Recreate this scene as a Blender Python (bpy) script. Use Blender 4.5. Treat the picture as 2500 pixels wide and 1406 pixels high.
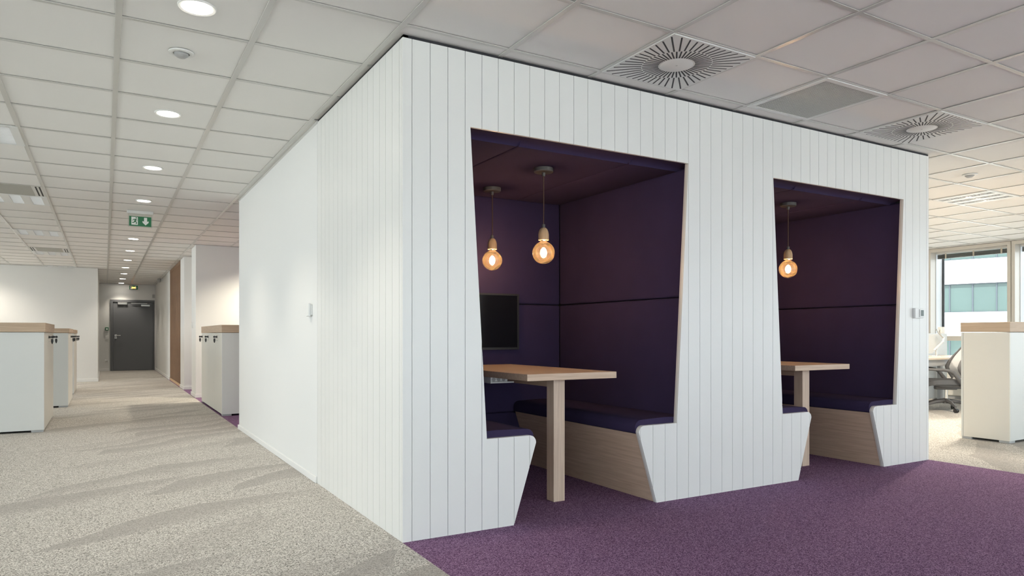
import bpy, bmesh, math, random
from mathutils import Vector, Matrix
random.seed(7)
for o in list(bpy.data.objects): bpy.data.objects.remove(o)
scene = bpy.context.scene
C = scene.collection
PI = math.pi

# ------------------------------------------------------------------ camera
cam_d = bpy.data.cameras.new('camera'); cam = bpy.data.objects.new('camera', cam_d); C.objects.link(cam)
cam.location = (-1.266, -3.245, 1.02)
cam.rotation_euler = (PI/2, 0, -math.atan2(0.5028, 0.8644))
cam_d.sensor_width = 36; cam_d.lens = 36*1709/2500; cam_d.shift_y = 115.5/2500
cam_d.clip_start = 0.05; cam_d.clip_end = 300
scene.camera = cam

# ------------------------------------------------------------------ exposure, sky
vs = scene.view_settings
scene.display_settings.display_device = 'sRGB'
vs.view_transform = 'Standard'; vs.look = 'None'; vs.gamma = 1; vs.use_curve_mapping = False
vs.exposure = -0.02
SKY = 5.2
w = bpy.data.worlds.new('world'); scene.world = w; w.use_nodes = True
bg = w.node_tree.nodes['Background']
bg.inputs[0].default_value = (0.90, 0.95, 1.0, 1); bg.inputs[1].default_value = SKY      # even overcast sky
sun_d = bpy.data.lights.new('sun', 'SUN'); sun_d.energy = 17.0; sun_d.angle = math.radians(1.5); sun_d.color = (1.0, 0.96, 0.90)
sun = bpy.data.objects.new('sun', sun_d); C.objects.link(sun)
sun.rotation_euler = Vector((0.46, 0.18, -0.87)).to_track_quat('-Z', 'Y').to_euler()      # high sun behind the viewer's left, on the building opposite
XL, XR, YB, YW, YE = -7.0, 11.1, -7.0, 14.72, 19.85      # window wall left / right, window wall behind, wall ahead, end of corridor
H = 2.50
def portal(loc, rot, sx, sy):
    l = bpy.data.lights.new('window_portal', 'AREA'); l.shape = 'RECTANGLE'; l.size = sx; l.size_y = sy
    l.cycles.is_portal = True
    o = bpy.data.objects.new('window_portal', l); C.objects.link(o); o.location = loc; o.rotation_euler = rot
portal((XR+0.12, 6.4, 1.4), (0, PI/2, 0), 2.2, 26.6)
portal((XL-0.12, 3.8, 1.4), (0, -PI/2, 0), 2.2, 21.4)
portal((2.0, YB-0.12, 1.4), (-PI/2, 0, 0), 18.0, 2.2)

# ------------------------------------------------------------------ materials
MATS = {}
def nmat(name):
    m = bpy.data.materials.new(name); m.use_nodes = True
    nt = m.node_tree; return m, nt, nt.nodes['Principled BSDF']
def plain(name, col, rough=0.5, metal=0.0, bump=0.0, bscale=200.0, var=0.0, vscale=3.0, spec=None):
    m, nt, b = nmat(name)
    b.inputs['Roughness'].default_value = rough; b.inputs['Metallic'].default_value = metal
    b.inputs['Base Color'].default_value = (*col, 1)
    if spec is not None: b.inputs['Specular IOR Level'].default_value = spec
    tc = nt.nodes.new('ShaderNodeTexCoord')
    n = nt.nodes.new('ShaderNodeTexNoise'); n.inputs['Scale'].default_value = vscale
    nt.links.new(tc.outputs['Object'], n.inputs['Vector'])
    mx = nt.nodes.new('ShaderNodeMix'); mx.data_type = 'RGBA'
    mx.inputs[6].default_value = (*[c*(1-var) for c in col], 1); mx.inputs[7].default_value = (*[min(1, c*(1+var)) for c in col], 1)
    nt.links.new(n.outputs['Fac'], mx.inputs[0]); nt.links.new(mx.outputs[2], b.inputs['Base Color'])
    if bump:
        n2 = nt.nodes.new('ShaderNodeTexNoise'); n2.inputs['Scale'].default_value = bscale; n2.inputs['Detail'].default_value = 3
        nt.links.new(tc.outputs['Object'], n2.inputs['Vector'])
        bp = nt.nodes.new('ShaderNodeBump'); bp.inputs['Strength'].default_value = bump; bp.inputs['Distance'].default_value = 0.002
        nt.links.new(n2.outputs['Fac'], bp.inputs['Height']); nt.links.new(bp.outputs['Normal'], b.inputs['Normal'])
    MATS[name] = m; return m
def oak(name, axis, c1, c2, rough=0.5):      # axis: direction(s) the grain runs in
    m, nt, b = nmat(name); b.inputs['Roughness'].default_value = rough
    tc = nt.nodes.new('ShaderNodeTexCoord'); mp = nt.nodes.new('ShaderNodeMapping')
    s = [1.6 if a in axis else 34.0 for a in 'xyz']
    mp.inputs['Scale'].default_value = s
    nt.links.new(tc.outputs['Object'], mp.inputs['Vector'])
    n = nt.nodes.new('ShaderNodeTexNoise'); n.inputs['Scale'].default_value = 2.2; n.inputs['Detail'].default_value = 6; n.inputs['Distortion'].default_value = 0.6
    nt.links.new(mp.outputs['Vector'], n.inputs['Vector'])
    r = nt.nodes.new('ShaderNodeValToRGB')
    r.color_ramp.elements[0].position = 0.32; r.color_ramp.elements[0].color = (*c1, 1)
    r.color_ramp.elements[1].position = 0.68; r.color_ramp.elements[1].color = (*c2, 1)
    nt.links.new(n.outputs['Fac'], r.inputs['Fac']); nt.links.new(r.outputs['Color'], b.inputs['Base Color'])
    bp = nt.nodes.new('ShaderNodeBump'); bp.inputs['Strength'].default_value = 0.08; bp.inputs['Distance'].default_value = 0.002
    nt.links.new(n.outputs['Fac'], bp.inputs['Height']); nt.links.new(bp.outputs['Normal'], b.inputs['Normal'])
    MATS[name] = m; return m
def carpet(name, dark, mid, light, scale, bands=None):
    m, nt, b = nmat(name); b.inputs['Roughness'].default_value = 0.95; b.inputs['Specular IOR Level'].default_value = 0.1
    L = nt.links.new
    tc = nt.nodes.new('ShaderNodeTexCoord')
    v = nt.nodes.new('ShaderNodeTexVoronoi'); v.inputs['Scale'].default_value = scale
    L(tc.outputs['Object'], v.inputs['Vector'])
    sep = nt.nodes.new('ShaderNodeSeparateColor'); L(v.outputs['Color'], sep.inputs[0])
    r = nt.nodes.new('ShaderNodeValToRGB'); e = r.color_ramp.elements
    e[0].position = 0.0; e[0].color = (*dark, 1); e[1].position = 1.0; e[1].color = (*light, 1)
    x = e.new(0.45); x.color = (*mid, 1)
    L(sep.outputs[0], r.inputs['Fac']); col = r.outputs['Color']
    n2 = nt.nodes.new('ShaderNodeTexNoise'); n2.inputs['Scale'].default_value = scale*2.2; n2.inputs['Detail'].default_value = 2
    L(tc.outputs['Object'], n2.inputs['Vector'])
    if bands:
        # long leaf shaped patches: stretched cells, some of them darker, each fading out on one side
        nz = nt.nodes.new('ShaderNodeTexNoise'); nz.inputs['Scale'].default_value = 1.1; nz.inputs['Detail'].default_value = 1.5
        L(tc.outputs['Object'], nz.inputs['Vector'])
        ad = nt.nodes.new('ShaderNodeVectorMath'); ad.operation = 'MULTIPLY_ADD'; ad.inputs[1].default_value = (0.5, 0.45, 0)
        L(nz.outputs['Color'], ad.inputs[0]); L(tc.outputs['Object'], ad.inputs[2])
        mp = nt.nodes.new('ShaderNodeMapping'); mp.vector_type = 'TEXTURE'; mp.inputs['Rotation'].default_value = (0, 0, math.radians(33)); mp.inputs['Scale'].default_value = (1.2, 0.36, 1)
        L(ad.outputs[0], mp.inputs['Vector'])
        vo = nt.nodes.new('ShaderNodeTexVoronoi'); vo.voronoi_dimensions = '2D'; vo.inputs['Scale'].default_value = 1.0
        L(mp.outputs['Vector'], vo.inputs['Vector'])
        sc = nt.nodes.new('ShaderNodeSeparateColor'); L(vo.outputs['Color'], sc.inputs[0])
        df = nt.nodes.new('ShaderNodeVectorMath'); df.operation = 'SUBTRACT'; L(mp.outputs['Vector'], df.inputs[0]); L(vo.outputs['Position'], df.inputs[1])
        sx = nt.nodes.new('ShaderNodeSeparateXYZ'); L(df.outputs[0], sx.inputs[0])
        mr = nt.nodes.new('ShaderNodeMapRange'); mr.interpolation_type = 'SMOOTHSTEP'; mr.inputs[1].default_value = -0.55; mr.inputs[2].default_value = 0.25
        L(sx.outputs['Y'], mr.inputs[0])
        pw = nt.nodes.new('ShaderNodeMapRange'); pw.inputs[1].default_value = 0.36; pw.inputs[2].default_value = 0.62
        L(sc.outputs[1], pw.inputs[0])
        mu = nt.nodes.new('ShaderNodeMath'); mu.operation = 'MULTIPLY'; L(pw.outputs[0], mu.inputs[0]); L(mr.outputs[0], mu.inputs[1])
        mx = nt.nodes.new('ShaderNodeMix'); mx.data_type = 'RGBA'; mx.blend_type = 'MIX'
        sc2 = nt.nodes.new('ShaderNodeMath'); sc2.operation = 'MULTIPLY'; sc2.inputs[1].default_value = 0.62
        L(mu.outputs[0], sc2.inputs[0]); L(sc2.outputs[0], mx.inputs[0])
        L(col, mx.inputs[6]); mx.inputs[7].default_value = (*bands, 1); col = mx.outputs[2]
    L(col, b.inputs['Base Color'])
    bp = nt.nodes.new('ShaderNodeBump'); bp.inputs['Strength'].default_value = 0.5; bp.inputs['Distance'].default_value = 0.003
    L(n2.outputs['Fac'], bp.inputs['Height']); L(bp.outputs['Normal'], b.inputs['Normal'])
    MATS[name] = m; return m
def emis(name, col, strength):
    m = bpy.data.materials.new(name); m.use_nodes = True; nt = m.node_tree
    nt.nodes.remove(nt.nodes['Principled BSDF'])
    e = nt.nodes.new('ShaderNodeEmission'); e.inputs[0].default_value = (*col, 1); e.inputs[1].default_value = strength
    nt.links.new(e.outputs[0], nt.nodes['Material Output'].inputs[0]); MATS[name] = m; return m
def thin_glass(name, tint, haze=None, hazef=0.0, ior=1.35):
    m = bpy.data.materials.new(name); m.use_nodes = True; nt = m.node_tree
    nt.nodes.remove(nt.nodes['Principled BSDF'])
    t = nt.nodes.new('ShaderNodeBsdfTransparent'); t.inputs[0].default_value = (*tint, 1)
    g = nt.nodes.new('ShaderNodeBsdfGlossy'); g.inputs['Roughness'].default_value = 0.02
    fr = nt.nodes.new('ShaderNodeFresnel'); fr.inputs[0].default_value = ior
    mx = nt.nodes.new('ShaderNodeMixShader'); nt.links.new(fr.outputs[0], mx.inputs[0])
    src = t.outputs[0]
    if haze:
        tr = nt.nodes.new('ShaderNodeBsdfTranslucent'); tr.inputs[0].default_value = (*haze, 1)
        m2 = nt.nodes.new('ShaderNodeMixShader'); m2.inputs[0].default_value = hazef
        nt.links.new(src, m2.inputs[1]); nt.links.new(tr.outputs[0], m2.inputs[2]); src = m2.outputs[0]
    nt.links.new(src, mx.inputs[1]); nt.links.new(g.outputs[0], mx.inputs[2])
    nt.links.new(mx.outputs[0], nt.nodes['Material Output'].inputs[0]); MATS[name] = m; return m

plain('board_white', (0.81, 0.812, 0.79), 0.33, var=0.012, vscale=0.9, bump=0.04, bscale=60)
plain('board_edge', (0.66, 0.63, 0.60), 0.5)
plain('plaster', (0.81, 0.812, 0.80), 0.55, var=0.01, vscale=0.7, bump=0.05, bscale=300)
plain('skirting_white', (0.86, 0.86, 0.85), 0.35)
plain('tile_white', (0.86, 0.845, 0.82), 0.9, var=0.02, vscale=1.3, bump=0.15, bscale=500)
plain('grid_metal', (0.62, 0.61, 0.58), 0.28)
plain('trim_pale', (0.78, 0.78, 0.76), 0.45)
plain('shadow_gap', (0.03, 0.03, 0.035), 0.9)  # near-black colour that stands in for shade in gaps and seams
plain('plenum', (0.10, 0.10, 0.10), 0.9)
oak('oak_x', 'x', (0.56, 0.405, 0.29), (0.69, 0.525, 0.395))
oak('oak_y', 'y', (0.56, 0.405, 0.29), (0.69, 0.525, 0.395))
oak('oak_z', 'z', (0.60, 0.455, 0.345), (0.73, 0.575, 0.45))
oak('oak_cap', 'xy', (0.52, 0.38, 0.265), (0.61, 0.465, 0.335), 0.55)
oak('slat_wood', 'z', (0.19, 0.105, 0.058), (0.28, 0.165, 0.095), 0.6)
oak('holder_wood', 'z', (0.58, 0.37, 0.20), (0.70, 0.47, 0.27), 0.45)
plain('fabric_purple', (0.043, 0.0315, 0.079), 0.92, var=0.10, vscale=5, bump=0.35, bscale=900, spec=0.15)
carpet('carpet_purple', (0.065, 0.027, 0.072), (0.190, 0.098, 0.195), (0.42, 0.27, 0.42), 260)
carpet('carpet_grey', (0.145, 0.134, 0.118), (0.51, 0.485, 0.445), (0.84, 0.81, 0.76), 230, bands=(0.365, 0.342, 0.318))
plain('cabinet_white', (0.74, 0.75, 0.73), 0.42, var=0.01)
plain('cabinet_cream', (0.78, 0.76, 0.70), 0.42, var=0.01)
plain('foot_grey', (0.45, 0.46, 0.47), 0.5)
plain('black_plastic', (0.02, 0.02, 0.022), 0.4)
plain('screen_black', (0.006, 0.007, 0.010), 0.12)
plain('chrome', (0.75, 0.75, 0.74), 0.22, 1.0)
plain('satin_steel', (0.62, 0.62, 0.60), 0.35, 0.9)
plain('door_grey', (0.150, 0.156, 0.168), 0.5, var=0.03)
plain('white_plastic', (0.80, 0.81, 0.80), 0.35)
plain('grey_plastic', (0.42, 0.42, 0.42), 0.45)
plain('rose_grey', (0.11, 0.10, 0.09), 0.5)
plain('cord_brown', (0.10, 0.05, 0.03), 0.7)
plain('window_frame', (0.68, 0.64, 0.58), 0.4)
plain('window_reveal', (0.80, 0.83, 0.87), 0.5)
plain('gasket', (0.015, 0.015, 0.018), 0.6)
plain('blind_slat', (0.15, 0.155, 0.15), 0.45)
plain('blind_tape', (0.62, 0.56, 0.48), 0.7)
plain('green_sign', (0.0, 0.16, 0.055), 0.4)
plain('sign_white', (0.85, 0.88, 0.85), 0.4)
plain('chair_grey', (0.11, 0.11, 0.115), 0.5)
plain('chair_seat', (0.10, 0.105, 0.115), 0.75, bump=0.2, bscale=600)
plain('chair_mesh', (0.55, 0.56, 0.57), 0.7, bump=0.2, bscale=500)
plain('desk_top', (0.72, 0.62, 0.50), 0.45)
plain('facade_white', (0.82, 0.82, 0.80), 0.7)
plain('facade_glass', (0.055, 0.085, 0.080), 0.15, var=0.25, vscale=0.35)
plain('facade_blind', (0.11, 0.13, 0.13), 0.6, var=0.2, vscale=0.7)
plain('facade_mullion', (0.045, 0.055, 0.07), 0.5)
plain('ground_grey', (0.46, 0.455, 0.44), 0.9)
plain('lamella', (0.86, 0.86, 0.86), 0.3, 0.3)
plain('ac_grey', (0.44, 0.44, 0.40), 0.6)
emis('downlight_glow', (1.0, 0.93, 0.82), 30.0)
emis('filament_glow', (1.0, 0.70, 0.38), 160.0)
emis('orange_led', (1.0, 0.35, 0.06), 6.0)
emis('lcd_glow', (0.42, 0.50, 0.50), 0.6)
thin_glass('pane_glass', (0.93, 0.96, 0.96))
thin_glass('bulb_glass', (1.0, 0.96, 0.90), (1.0, 0.76, 0.52), 0.026, 1.5)  # amber haze in the glass imitates the glow around the filament
thin_glass('acrylic', (0.93, 0.96, 0.95), None, 0, 1.4)

# ------------------------------------------------------------------ helpers
class MB:
    def __init__(s): s.bm = bmesh.new()
    def box(s, x0, x1, y0, y1, z0, z1, bev=0.0, seg=1):
        tmp = bmesh.new()
        P = [tmp.verts.new(p) for p in [(x0,y0,z0),(x1,y0,z0),(x1,y1,z0),(x0,y1,z0),(x0,y0,z1),(x1,y0,z1),(x1,y1,z1),(x0,y1,z1)]]
        for f in [(0,3,2,1),(4,5,6,7),(0,1,5,4),(1,2,6,5),(2,3,7,6),(3,0,4,7)]: tmp.faces.new([P[i] for i in f])
        if bev: bmesh.ops.bevel(tmp, geom=tmp.edges[:], offset=bev, segments=seg, profile=0.5, affect='EDGES')
        s.merge(tmp); return s
    def merge(s, tmp, M=None):
        vm = {}
        for v in tmp.verts: vm[v] = s.bm.verts.new(M @ v.co if M else v.co)
        for f in tmp.faces:
            try: s.bm.faces.new([vm[v] for v in f.verts])
            except ValueError: pass
        tmp.free()
    def prism(s, pts, axis, a, b, bev=0.0):
        """polygon in the plane across `axis`, pushed from a to b (pts are the other two coordinates in xyz order)"""
        def P(p, t):
            if axis == 'x': return (t, p[0], p[1])
            if axis == 'y': return (p[0], t, p[1])
            return (p[0], p[1], t)
        tmp = bmesh.new(); A = [tmp.verts.new(P(p, a)) for p in pts]; B = [tmp.verts.new(P(p, b)) for p in pts]
        n = len(pts); tmp.faces.new(A[::-1]); tmp.faces.new(B)
        for i in range(n): tmp.faces.new([A[i], A[(i+1)%n], B[(i+1)%n], B[i]])
        bmesh.ops.recalc_face_normals(tmp, faces=tmp.faces[:])
        if bev: bmesh.ops.bevel(tmp, geom=tmp.edges[:], offset=bev, segments=2, profile=0.5, affect='EDGES')
        s.merge(tmp); return s
    def lathe(s, prof, c=(0,0,0), n=24, M=None, close=False):
        tmp = bmesh.new(); rings = []
        for r, z in prof:
            if r < 1e-6: rings.append([tmp.verts.new((0,0,z))])
            else: rings.append([tmp.verts.new((r*math.cos(2*PI*i/n), r*math.sin(2*PI*i/n), z)) for i in range(n)])
        for a, b in zip(rings, rings[1:]):
            for i in range(n):
                j = (i+1) % n
                if len(a) == 1 and len(b) == 1: continue
                if len(a) == 1: tmp.faces.new([a[0], b[j], b[i]])
                elif len(b) == 1: tmp.faces.new([a[i], a[j], b[0]])
                else: tmp.faces.new([a[i], a[j], b[j], b[i]])
        bmesh.ops.recalc_face_normals(tmp, faces=tmp.faces[:])
        s.merge(tmp, Matrix.Translation(c) @ (M or Matrix.Identity(4))); return s
    def tube(s, pts, r, n=8):
        pts = [Vector(p) for p in pts]; rr = r if isinstance(r, (list, tuple)) else [r]*len(pts)
        tmp = bmesh.new(); rings = []
        for i, p in enumerate(pts):
            d = (pts[min(i+1, len(pts)-1)] - pts[max(i-1, 0)]).normalized()
            if i == 0: a = d.cross(Vector((0,0,1)) if abs(d.z) < 0.9 else Vector((1,0,0))).normalized()
            else: a = (a-d*a.dot(d)).normalized()          # carried along, so the tube does not twist
            b = d.cross(a)
            rings.append([tmp.verts.new(p + rr[i]*(math.cos(2*PI*k/n)*a + math.sin(2*PI*k/n)*b)) for k in range(n)])
        for A, B in zip(rings, rings[1:]):
            for k in range(n): tmp.faces.new([A[k], A[(k+1)%n], B[(k+1)%n], B[k]])
        tmp.faces.new(rings[0][::-1]); tmp.faces.new(rings[-1])
        bmesh.ops.recalc_face_normals(tmp, faces=tmp.faces[:]); s.merge(tmp); return s
    def build(s, name, mat, parent=None, smooth=False, loc=None, mesh_only=False):
        me = bpy.data.meshes.new(name); s.bm.to_mesh(me); s.bm.free()
        me.materials.append(MATS[mat])
        if smooth:
            me.polygons.foreach_set('use_smooth', [True]*len(me.polygons))
            try: me.set_sharp_from_angle(angle=math.radians(38))
            except Exception: pass
        return link(name, me, parent, loc)
def link(name, me, parent=None, loc=None):
    o = bpy.data.objects.new(name, me); C.objects.link(o)
    if parent: o.parent = parent
    if loc: o.location = loc
    return o
def tag(o, label=None, cat=None, group=None, kind=None):
    if label: o['label'] = label
    if cat: o['category'] = cat
    if group: o['group'] = group
    if kind: o['kind'] = kind
    return o
def thing(name, label, cat, loc=(0,0,0), rz=0, group=None):
    o = bpy.data.objects.new(name, None); C.objects.link(o); o.location = loc; o.rotation_euler = (0,0,rz); o.empty_display_size = 0.1
    return tag(o, label, cat, group)
def copy_tree(o, parent=None):
    c = o.copy(); C.objects.link(c); c.parent = parent
    for ch in list(o.children): copy_tree(ch, c)
    return c
def struct(name, mb, mat, label, parent=None):
    o = mb.build(name, mat, parent)
    if not parent: tag(o, label, None, None, 'structure')
    return o

# ------------------------------------------------------------------ floor
BX = 4.575          # right end of the booth block
struct('floor', MB().box(XL-0.2, 0.0, YB-0.2, YE+0.2, -0.12, 0.0), 'carpet_grey', 'speckled beige grey carpet with wavy bands along the corridor')
struct('floor.001', MB().box(0.0, BX, YB-0.2, YE+0.2, -0.12, 0.0), 'carpet_purple', 'flecked purple carpet in front of the booths')
struct('floor.002', MB().box(BX, XR+0.2, YB-0.2, YE+0.2, -0.12, 0.0), 'carpet_grey', 'speckled beige grey carpet under the desks by the window')
struct('ground', MB().box(-90, 120, -90, 120, -6.2, -6.0), 'ground_grey', 'grey paved ground outside the building')

# ------------------------------------------------------------------ walls
BY = 1.60           # back of the boarded booth
struct('wall_left', MB().box(0.0, BX, BY, 4.85, 0, H), 'plaster', 'plain white wall running back from the boarded booth')
struct('baseboard_left', MB().box(-0.013, 0.0, BY+0.004, 4.853, 0, 0.047, 0.003).box(-0.013, BX, 4.85, 4.863, 0, 0.047, 0.003), 'skirting_white', 'low white skirting of the plain white wall')
struct('wall_recess', MB().box(0.02, BX, 9.24, 9.88, 0, H), 'plaster', 'warm lit white wall behind the corridor cabinet')
struct('baseboard_recess', MB().box(0.004, BX, 9.226, 9.24, 0, 0.06, 0.003).box(0.006, 0.02, 9.24, 9.89, 0, 0.06, 0.003), 'skirting_white', 'white skirting of the wall behind the corridor cabinet')
struct('wall_recess_end', MB().box(BX, BX+0.1, 4.85, YE, 0, H), 'plaster', 'white wall closing the recess')
struct('wall_pier', MB().box(0.02, 1.6, 11.20, 11.93, 0, H), 'plaster', 'white pier beside the timber slat screen')
struct('baseboard_pier', MB().box(0.006, 1.6, 11.186, 11.20, 0, 0.06, 0.003).box(0.006, 0.02, 11.2, 11.93, 0, 0.06, 0.003), 'skirting_white', 'white skirting of the pier beside the slat screen')
struct('wall_niche', MB().box(1.6, 1.7, 9.88, 11.93, 0, H), 'plaster', 'white wall inside the narrow niche')
struct('wall_corridor', MB().box(0.02, 1.6, 14.52, YE, 0, H), 'plaster', 'bluish white wall between slat screen and grey door')
struct('baseboard_corridor', MB().box(0.006, 0.02, 14.52, YE, 0, 0.07, 0.003), 'skirting_white', 'white skirting leading to the grey door')
struct('wall_front', MB().box(XL-0.2, -1.40, YW, YW+0.15, 0, H), 'plaster', 'broad white wall behind the left cabinets')
struct('baseboard_front', MB().box(XL, -1.392, YW-0.014, YW, 0, 0.07, 0.003).box(-1.40, -1.386, YW, 18.5, 0, 0.07, 0.003), 'skirting_white', 'white skirting of the broad wall behind the left cabinets')
struct('wall_corridor_left', MB().box(-1.60, -1.40, YW+0.15, 18.5, 0, H), 'plaster', 'short white wall on the left of the corridor')
struct('wall_end', MB().box(-3.0, -1.135, YE, YE+0.15, 0, H).box(-1.135, 0.03, YE, YE+0.15, 2.05, H).box(0.03, 1.6, YE, YE+0.15, 0, H).box(-1.135, 0.03, YE+0.125, YE+0.15, 0, 2.05), 'plaster', 'cream end wall around the grey door')  # last box: unseen panel added behind the door to block sky light
struct('baseboard_end', MB().box(-3.0, -1.15, YE-0.014, YE, 0, 0.07, 0.003), 'skirting_white', 'white skirting left of the grey door')
struct('wall_corridor_closing', MB().box(-3.15, -3.0, YW+0.15, YE+0.15, 0, H), 'plaster', 'white wall closing the side of the corridor end')
# window walls
WZ0, WZ1 = 0.30, 2.46
struct('wall_right', MB().box(XR, XR+0.25, YB, YE, 0, WZ0).box(XR, XR+0.25, YB, YE, WZ1, H+0.1), 'window_frame', 'beige strip of wall above and below the right windows')
struct('wall_window_left', MB().box(XL-0.25, XL, YB, YW, 0, WZ0).box(XL-0.25, XL, YB, YW, WZ1, H+0.1), 'window_frame', 'strip of wall above and below the left windows')
struct('wall_back', MB().box(XL, XR, YB-0.25, YB, 0, WZ0).box(XL, XR, YB-0.25, YB, WZ1, H+0.1), 'window_frame', 'strip of wall above and below the windows behind')
struct('wall_right_end', MB().box(BX, XR+0.25, YE, YE+0.15, 0, H), 'plaster', 'white wall at the far end of the desk area')

# right-hand windows that the photograph shows, one bay each
def window(n, ya, yb, label):
    m = MB()
    for y in (ya, yb-0.05): m.box(XR-0.06, XR+0.10, y, y+0.05, WZ0, H)
    m.box(XR-0.06, XR+0.10, ya+0.05, yb-0.05, 2.445, H); m.box(XR-0.05, XR+0.10, ya+0.05, yb-0.05, 0.93, 1.01); m.box(XR-0.05, XR+0.10, ya+0.05, yb-0.05, WZ0, WZ0+0.05)
    root = tag(m.build('window_%d' % n, 'window_frame'), label, None, None, 'structure')
    r = MB()
    for y in (ya+0.05, yb-0.058): r.box(XR+0.10, XR+0.34, y, y+0.008, WZ0, 2.46)
    r.box(XR+0.10, XR+0.34, ya+0.05, yb-0.05, WZ0-0.02, WZ0); r.build('reveal', 'window_reveal', root)
    MB().box(XR+0.31, XR+0.315, ya+0.06, yb-0.06, 1.01, 2.45).build('pane', 'pane_glass', root)
    MB().box(XR+0.31, XR+0.315, ya+0.06, yb-0.06, WZ0+0.05, 0.93).build('pane', 'pane_glass', root)
    g = MB()
    for y in (ya+0.058, yb-0.078): g.box(XR+0.29, XR+0.33, y, y+0.02, WZ0, 2.45)
    g.box(XR+0.29, XR+0.33, ya+0.06, yb-0.06, 0.95, 0.99); g.build('gasket', 'gasket', root)
    return root
window(1, 2.325, 3.61, 'tall window with beige frame beyond the office chair')
window(2, 1.03, 2.315, 'window cut off by the right edge of the photograph')
window(3, 3.62, 4.905, 'window bay mostly hidden behind the booth corner')
def ribbon(n, axis, const, a, b, pitch, label):
    m = MB(); k = max(1, round((b-a)/pitch)); st = (b-a)/k
    def bx(u0, u1, z0, z1, d0=-0.06, d1=0.10):
        s = 1 if const > 0 else -1
        lo, hi = sorted((const+s*d0, const+s*d1))
        (m.box(lo, hi, u0, u1, z0, z1) if axis == 'y' else m.box(u0, u1, lo, hi, z0, z1))
    for i in range(k+1): bx(a+i*st-(0.05 if i else 0), a+i*st+(0.05 if i < k else 0), WZ0, WZ1)
    bx(a, b, 0.93, 1.01)
    root = tag(m.build('window_%d' % n, 'window_frame'), label, None, None, 'structure')
    m = MB(); bx(a, b, WZ0, WZ1, 0.02, 0.025); m.build('pane', 'pane_glass', root)
ribbon(4, 'y', XR, YB, 1.02, 1.29, 'row of windows to the right of the photograph')
ribbon(5, 'y', XR, 4.92, YE, 1.29, 'row of windows hidden behind the booth block')
ribbon(6, 'y', XL, YB, YW, 1.29, 'row of windows to the left of the photograph')
ribbon(7, 'x', YB, XL, XR, 1.29, 'row of windows behind the viewer')
# blinds, pulled up
def blind(ya, yb, label):
    t = thing('venetian_blind', label, 'blind', (XR+0.12, ya+0.06, 2.445), 0, 'raised venetian blinds')
    L = yb-ya-0.12
    MB().box(-0.02, 0.03, 0, L, -0.028, 0, 0.002).build('headrail', 'trim_pale', t)
    for i in range(9):
        MB().box(-0.028, 0.028, 0.02, L-0.02, -0.040-i*0.0065, -0.0365-i*0.0065).build('slat', 'blind_slat', t)
    MB().box(-0.026, 0.026, 0.02, L-0.02, -0.107, -0.095, 0.003).build('bottom_rail', 'blind_slat', t)
    for f in (0.12, 0.48, 0.86):
        MB().box(-0.032, -0.029, f*L-0.012, f*L+0.012, -0.112, -0.02).build('tape', 'blind_tape', t)
blind(2.325, 3.61, 'dark grey venetian blind raised in the tall window beyond the chair')
blind(1.03, 2.315, 'raised dark blind at the right edge of the photograph')

# ------------------------------------------------------------------ ceiling
xl = [-0.035+0.588*k for k in range(-12, 8)] + [4.705+0.6165*k for k in range(0, 12)]
yl = [-0.098+0.584*k for k in range(-9, 36)]
SPECIAL = {}
def cell(xc, yc):
    i = max(k for k in range(len(xl)-1) if xl[k] <= xc); j = max(k for k in range(len(yl)-1) if yl[k] <= yc); return i, j
for k in range(0, 26, 5): SPECIAL[cell(-2.0, -0.098+0.584*(k+0.5))] = 'troffer'
for k in (9, 19): SPECIAL[cell(-2.0, -0.098+0.584*(k+0.5))] = 'ac'
SPECIAL[cell(1.4, -0.4)] = 'swirl'; SPECIAL[cell(2.6, -0.4)] = 'grille'; SPECIAL[cell(3.8, -0.4)] = 'swirl'; SPECIAL[cell(6.8, 0.8)] = 'troffer'
for yy in (3.7, 6.6): SPECIAL[cell(6.8, yy)] = 'troffer'  # unseen troffers added to brighten the desk area
ceil = struct('ceiling', MB().box(XL-0.2, XR+0.25, YB-0.2, YE+0.2, H+0.06, H+0.16), 'plenum', 'suspended ceiling of pale square tiles in a metal grid')
camp = Vector(cam.location); fw = Vector((0.5028, 0.8644, 0)); rt = Vector((0.8644, -0.5028, 0))
vis, rest = [], []
for i in range(len(xl)-1):
    for j in range(len(yl)-1):
        if (i, j) in SPECIAL: continue
        x0, x1, y0, y1 = xl[i], xl[i+1], yl[j], yl[j+1]
        if x0 > XR-0.1 or x1 < XL or y1 < YB or y0 > YE: continue
        x0 = max(x0, XL); x1 = min(x1, XR+0.05)
        c = Vector(((x0+x1)/2, (y0+y1)/2, H)) - camp; d = c.dot(fw)
        inview = False
        if d > 0.6:
            px = 1250+1709*c.dot(rt)/d; py = 818.5-1709*c.z/d
            inview = -260 < px < 2760 and -260 < py
            if 0.05 < (x0+x1)/2 < BX-0.05 and 0.05 < (y0+y1)/2: inview = inview and (x0+x1)/2 < 0.0
        if abs((x1-x0)-0.588) > 0.05 and abs((x1-x0)-0.6165) > 0.05: inview = False
        (vis if inview else rest).append(((d if inview else 999), x0, x1, y0, y1))
vis.sort(); rest += vis[290:]; vis = vis[:290]
tile_me = {}
for d, x0, x1, y0, y1 in vis:
    key = round(x1-x0, 3)
    if key not in tile_me:
        hx, hy = (x1-x0)/2-0.003, (y1-y0)/2-0.003
        o = MB().box(-hx, hx, -hy, hy, 0, 0.016, 0.0018).build('tile', 'tile_white'); tile_me[key] = o.data; bpy.data.objects.remove(o)
    link('tile', tile_me[key], ceil, ((x0+x1)/2, (y0+y1)/2, H+0.006))
m = MB()
for d, x0, x1, y0, y1 in rest: m.box(x0+0.003, x1-0.003, y0+0.003, y1-0.003, H+0.006, H+0.022)
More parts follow.
